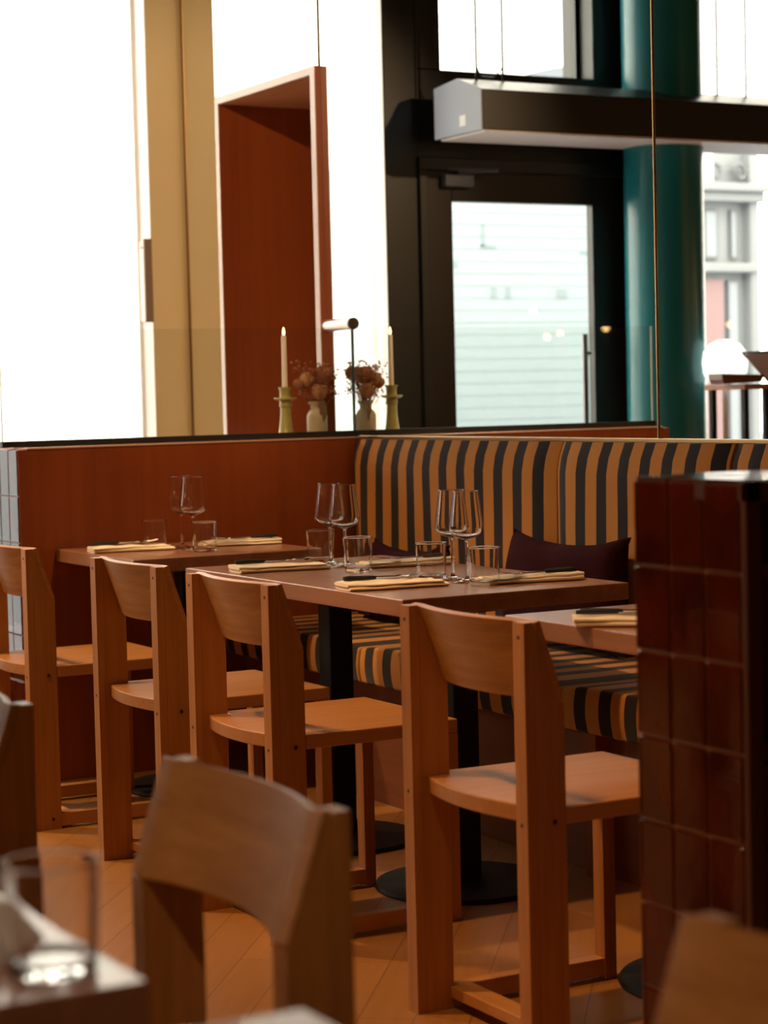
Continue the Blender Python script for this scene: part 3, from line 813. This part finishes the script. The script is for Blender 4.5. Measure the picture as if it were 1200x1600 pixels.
# candles and candlestick on the partition
CX, CY, CZ = -0.11, -0.213, PT+0.0065
t = thing('candlestick', 'olive green glazed candlestick on the partition, holding a lit white candle', 'candlestick', (CX, CY, CZ))
b = MB(); b.lathe([(0, 0), (0.035, 0), (0.036, 0.004), (0.028, 0.012), (0.024, 0.03), (0.019, 0.075), (0.018, 0.105), (0.0215, 0.108), (0.0225, 0.112), (0.0215, 0.118), (0.0205, 0.122), (0.021, 0.128), (0.02, 0.132)], n=40); b.build('stem', 'olive', t, smooth=True, angle=50)
b = MB(); b.lathe([(0.016, 0.128), (0.034, 0.131), (0.0405, 0.137), (0.0395, 0.140), (0.028, 0.137), (0.0205, 0.137), (0.0185, 0.145), (0.0195, 0.168), (0.0235, 0.172), (0.0235, 0.176), (0.014, 0.176), (0.012, 0.166), (0, 0.166)], n=40); b.build('drip_cup', 'olive', t, smooth=True, angle=50)
t = thing('taper_candle', 'lit white taper candle standing in the olive candlestick', 'candle', (CX, CY, CZ+0.1665))
b = MB(); b.lathe([(0, 0), (0.0098, 0), (0.0095, 0.01), (0.0085, 0.188), (0.006, 0.191), (0, 0.189)], n=28); wx = b.build('wax', 'wax', t, smooth=True, angle=60)
b = MB(); b.tube([(0, 0, 0.188), (0.0005, 0, 0.197)], 0.0009, 6); b.build('wick', 'black_rubber', wx)
b = MB(); b.lathe([(0, 0.1905), (0.0035, 0.194), (0.0048, 0.200), (0.0035, 0.208), (0.0015, 0.215), (0, 0.219)], n=16); b.build('flame', 'flame', t, smooth=True, angle=180)

# vase with dried flowers
VX, VY = -0.095, -0.098
t = thing('bud_vase', 'small stoneware bottle vase on the partition beside the candlestick', 'vase', (VX, VY, CZ))
b = MB(); b.lathe([(0, 0), (0.034, 0), (0.036, 0.004), (0.036, 0.072), (0.031, 0.084), (0.0225, 0.093), (0.021, 0.10), (0.0215, 0.112), (0.0285, 0.117), (0.029, 0.123), (0.023, 0.124), (0.018, 0.118), (0.018, 0.10), (0.03, 0.07), (0.03, 0.01), (0, 0.01)], n=40)
b.build('body', 'stone', t, smooth=True, angle=60)
fl = thing('dried_bouquet', 'bunch of dried roses and reddish sprigs standing in the stoneware vase', 'flowers', (VX, VY, CZ+0.013))
rnd = random.Random(3)
roses = [((0.018, 0.022, 0.200), 0.034, 'rose'), ((-0.028, -0.014, 0.190), 0.027, 'rose_tan'), ((0.020, 0.002, 0.142), 0.030, 'rose_tan'), ((0.005, -0.035, 0.185), 0.027, 'rose_tan'),
         ((-0.02, 0.04, 0.205), 0.026, 'rose'), ((-0.01, -0.062, 0.170), 0.022, 'rose')]
for (p, r, mt) in roses:
    b = MB()
    b.tube([(0, 0, 0.01), (p[0]*0.3, p[1]*0.3, p[2]*0.45), (p[0], p[1], p[2]-r*0.6)], 0.0013, 6, 'stem')
    for ring, (n, rr, tilt) in enumerate([(5, 1.0, 0.75), (5, 0.78, 0.45), (4, 0.5, 0.15)]):
        for k in range(n):
            a0 = 2*PI*(k+0.5*ring)/n + rnd.uniform(-0.15, 0.15)
            def f(u, v, a0=a0, rr=rr, tilt=tilt):
                a = a0 + (u-0.5)*1.9*(1-0.25*v); z = r*(-0.85 + 1.65*v + 0.10*(1-(2*u-1)**2)*v)
                rad = r*rr*math.sin(PI*(0.10+0.66*v))*(1 + 0.10*tilt*math.sin(7*a))
                return (p[0]+rad*math.cos(a), p[1]+rad*math.sin(a), p[2]+z)
            b.grid(f, 5, 6, mt)
    o = b.build('rose', None, fl, smooth=True, angle=180)
b = MB()
for k in range(90):
    a = rnd.uniform(0, 2*PI); sp = rnd.uniform(0.02, 0.075); hgt = rnd.uniform(0.13, 0.245)
    tip = (sp*math.cos(a), sp*math.sin(a), hgt)
    b.tube([(0, 0, 0.05), (tip[0]*0.35, tip[1]*0.35, hgt*0.62), tip], 0.0008, 4, 'sprig')
    for q in range(5):
        c0 = Vector(tip) + Vector((rnd.uniform(-1, 1), rnd.uniform(-1, 1), rnd.uniform(-1, 1)))*0.014
        d1 = Vector((rnd.uniform(-1, 1), rnd.uniform(-1, 1), rnd.uniform(-1, 1))).normalized()*0.0058
        d2 = d1.cross(Vector((rnd.uniform(-1, 1), 0.3, 1))).normalized()*0.005
        vs = [b.bm.verts.new(c0+d1), b.bm.verts.new(c0+d2), b.bm.verts.new(c0-d1), b.bm.verts.new(c0-d2), b.bm.verts.new(c0+d1.cross(d2).normalized()*0.003)]
        i = b.mi('sprig' if q % 3 else 'rose_tan')
        for (x, y) in ((0, 1), (1, 2), (2, 3), (3, 0)):
            fce = b.bm.faces.new((vs[x], vs[y], vs[4])); fce.material_index = i
o = b.build('sprigs', None, fl); o['kind'] = 'stuff'
b = MB()
def leaf(u, v): return (0.034+0.004*math.sin(PI*v)+0.010*(2*u-1)*math.sin(PI*min(1, v+0.08))*0.6, 0.006+0.012*(2*u-1)*math.sin(PI*min(0.98, v+0.05)), 0.115-0.085*v)
b.grid(leaf, 4, 8); o = b.build('hanging_leaf', 'stem', fl, smooth=True, angle=180)

# ================================================================== TILED CABINET
cb = thing('service_cabinet', 'chest-high service cabinet with oxblood glazed tiles on its end, at the right', 'cabinet', (0, 0, 0))
X0, X1, Y0, Y1, ZT = 4.042, 4.292, -1.71, -0.62, 1.083
b = MB(); b.box(X0+0.002, 4.281, Y0+0.006, Y0+0.03, 0, ZT-0.002, 'grout'); b.box(X0+0.002, X1-0.10, Y0+0.03, Y1, 0, ZT-0.002, 'grout')
b.build('core', None, cb)
b = MB()
txs = [X0, 4.120, 4.2, 4.28]; tzs = [ZT-0.1235*k for k in range(9, -1, -1)]; tzs[0] = 0.0 if tzs[0] < 0 else tzs[0]
tzs = [0.0] + [z for z in tzs if z > 0.02]
tiles_y(b, txs, tzs, Y0+0.006)
b.build('end_tiles', 'tile', cb, bevel=0.0022)
b = MB()
ty = [Y0, Y0+0.09, ] + [Y0+0.09+0.1*k for k in range(1, 11)]
for y0, y1 in zip(ty, ty[1:]):
    for x0, x1 in zip(txs, txs[1:]): b.box(x0+0.002, x1-0.002, y0+0.002, y1-0.002, ZT-0.002, ZT+0.005+random.uniform(-0.0007, 0.0007))
b.build('top_tiles', 'tile', cb, bevel=0.0022)
b = MB()
yk = [Y0+0.1*k for k in range(0, 12)]
for y0, y1 in zip(yk, yk[1:]):
    for z0, z1 in zip(tzs, tzs[1:]): b.box(X0-0.005, X0+0.003, y0+0.002, min(y1, Y1)-0.002, z0+0.002, z1-0.002)
b.build('side_tiles', 'tile', cb, bevel=0.0022)
b = MB(); mh = 'cabinet'
M['cabinet'] = wood('cabinet_wood', (0.085, 0.022, 0.010), (0.12, 0.034, 0.014), 'z', 0.5, 0.4)
b.box(4.283, X1+0.002, Y0+0.002, Y0+0.028, 0, ZT+0.004); b.box(4.18, X1+0.002, Y0+0.002, Y1, ZT-0.025, ZT+0.003)
b.box(4.16, 4.20, Y0+0.01, Y1, 0, ZT-0.02); b.box(4.19, X1, Y1-0.025, Y1, 0, ZT-0.02); b.box(4.19, 4.283, Y0+0.009, Y0+0.028, 0, ZT-0.02)
b.box(4.20, X1, Y0+0.028, Y1-0.02, 0, 0.08)
b.build('carcass', 'cabinet', cb, bevel=0.0015)
for z in (0.950, 0.705): 
    b = MB(); b.box(4.20, X1-0.002, Y0+0.028, Y1-0.02, z, z+0.024); b.build('shelf', 'cabinet', cb)
for z0, z1 in ((0.588, 0.700), (0.47, 0.576), (0.085, 0.46)):
    b = MB(); b.box(4.25, X1-0.001, Y0+0.034, (Y0+Y1)/2, z0, z1); b.build('drawer', 'cabinet', cb, bevel=0.002)
    b = MB(); b.box(4.25, X1-0.001, (Y0+Y1)/2+0.004, Y1-0.027, z0, z1); b.build('drawer', 'cabinet', cb, bevel=0.002)

# ================================================================== PENDANT LAMP (seen in the mirror)
lp = thing('linear_pendant_lamp', 'long dark linear pendant lamp with grey end cap, seen in the mirror before the door', 'lamp', (-1.11, -1.12, 2.30))
prof = [(-0.19, 0.0), (0.19, 0.0), (0.19, 0.165), (0.0, 0.232), (-0.19, 0.215)]
b = MB(); b.prism(prof, 'y', -2.9, -0.006); b.build('housing', 'lampdark', lp, bevel=0.003)
b = MB(); b.prism([(x*1.01, z*1.01-0.001) for x, z in prof], 'y', -0.006, 0.0); b.build('end_cap', 'lampgrey', lp, bevel=0.002)
b = MB(); b.box(0.02, 0.07, 0.0, 0.002, 0.03, 0.075); b.build('switch_plate', 'white', lp)
b = MB(); b.box(-0.17, 0.185, -2.88, -0.02, -0.008, 0.0); b.build('diffuser', 'lampwhite', lp)
for y in (-0.098, -0.229, -1.367, -1.53, -2.7):
    b = MB(); b.tube([(0.0, y, 0.228), (0.0, y, 1.2)], 0.006, 8); b.build('suspension_rod', 'lampdark', lp)
b = MB(); b.tube([(0, -0.098, 0.29), (0, -0.12, 0.248), (0, -0.18, 0.244), (0, -0.229, 0.29)], 0.004, 8); b.build('cable', 'lampdark', lp)

# ================================================================== HOST STAND BY THE WINDOW (seen in the mirror)
hs = thing('host_stand', 'tall wooden host stand by the street window, seen at the right of the mirror', 'stand', (-0.62, -2.515, 0))
bx(-0.22, 0.06, -0.45, 0.335, 1.205, 1.228).build('top', wood('stand_wood', (0.30, 0.11, 0.04), (0.40, 0.16, 0.06), 'y', 0.5), hs, bevel=0.002)
for (x, y) in ((0.02, 0.305), (0.02, 0.19), (-0.20, 0.305)):
    bx(x-0.012, x+0.012, y-0.012, y+0.012, 0, 1.205).build('leg', 'black', hs)
bx(-0.03, 0.05, -0.42, 0.07, 0, 1.205).build('side_panel', wood('stand_panel', (0.36, 0.15, 0.05), (0.46, 0.21, 0.08), 'z', 0.5), hs, bevel=0.002)
b = MB(); b.prism([(-0.09, 0.0), (0.09, 0.0), (0.10, 0.02), (0.10, 0.045), (-0.10, 0.03), (-0.10, 0.02)], 'x', -0.06, 0.06)
o = b.build('menu_tray', wood('tray_wood', (0.12, 0.04, 0.02), (0.18, 0.06, 0.03), 'y', 0.6), bevel=0.003); o.location = (-0.65, -2.205, 1.233); o.rotation_euler = (-0.04, 0, 0.15)
tag(o, 'brown wooden tray lying on the host stand, seen in the mirror', 'tray')
t = thing('tablet', 'tilted tablet on a stand on the host desk, at the right edge of the mirror', 'tablet', (-0.66, -2.485, 1.2285))
b = MB(); b.prism([(0.15, 0.125), (0.158, 0.13), (-0.0, 0.012), (0.0, 0.0)], 'x', -0.10, 0.10); b.build('screen', 'screen', t)
b = MB(); b.prism([(0.155, 0.132), (-0.12, 0.132), (-0.12, 0.14), (0.16, 0.14)], 'x', -0.10, 0.10); b.prism([(0.16, 0.14), (0.15, 0.14), (-0.01, 0.0), (0.01, 0.0)], 'x', -0.105, -0.1); b.prism([(0.16, 0.14), (0.15, 0.14), (-0.01, 0.0), (0.01, 0.0)], 'x', 0.1, 0.105)
b.build('frame', 'black', t)
t = thing('globe_lamp', 'white round table lamp with added backlight glow behind the host stand, seen in the mirror', 'lamp', (-1.0, -2.42, 0))
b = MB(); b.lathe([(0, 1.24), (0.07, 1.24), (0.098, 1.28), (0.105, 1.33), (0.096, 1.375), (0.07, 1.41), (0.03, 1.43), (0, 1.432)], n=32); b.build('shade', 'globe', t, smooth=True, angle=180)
b = MB(); b.tube([(0, 0, 0.02), (0, 0, 1.24)], 0.012, 10); b.lathe([(0, 0), (0.12, 0), (0.12, 0.02), (0, 0.022)], n=32); b.build('stand', 'white', t, smooth=True)
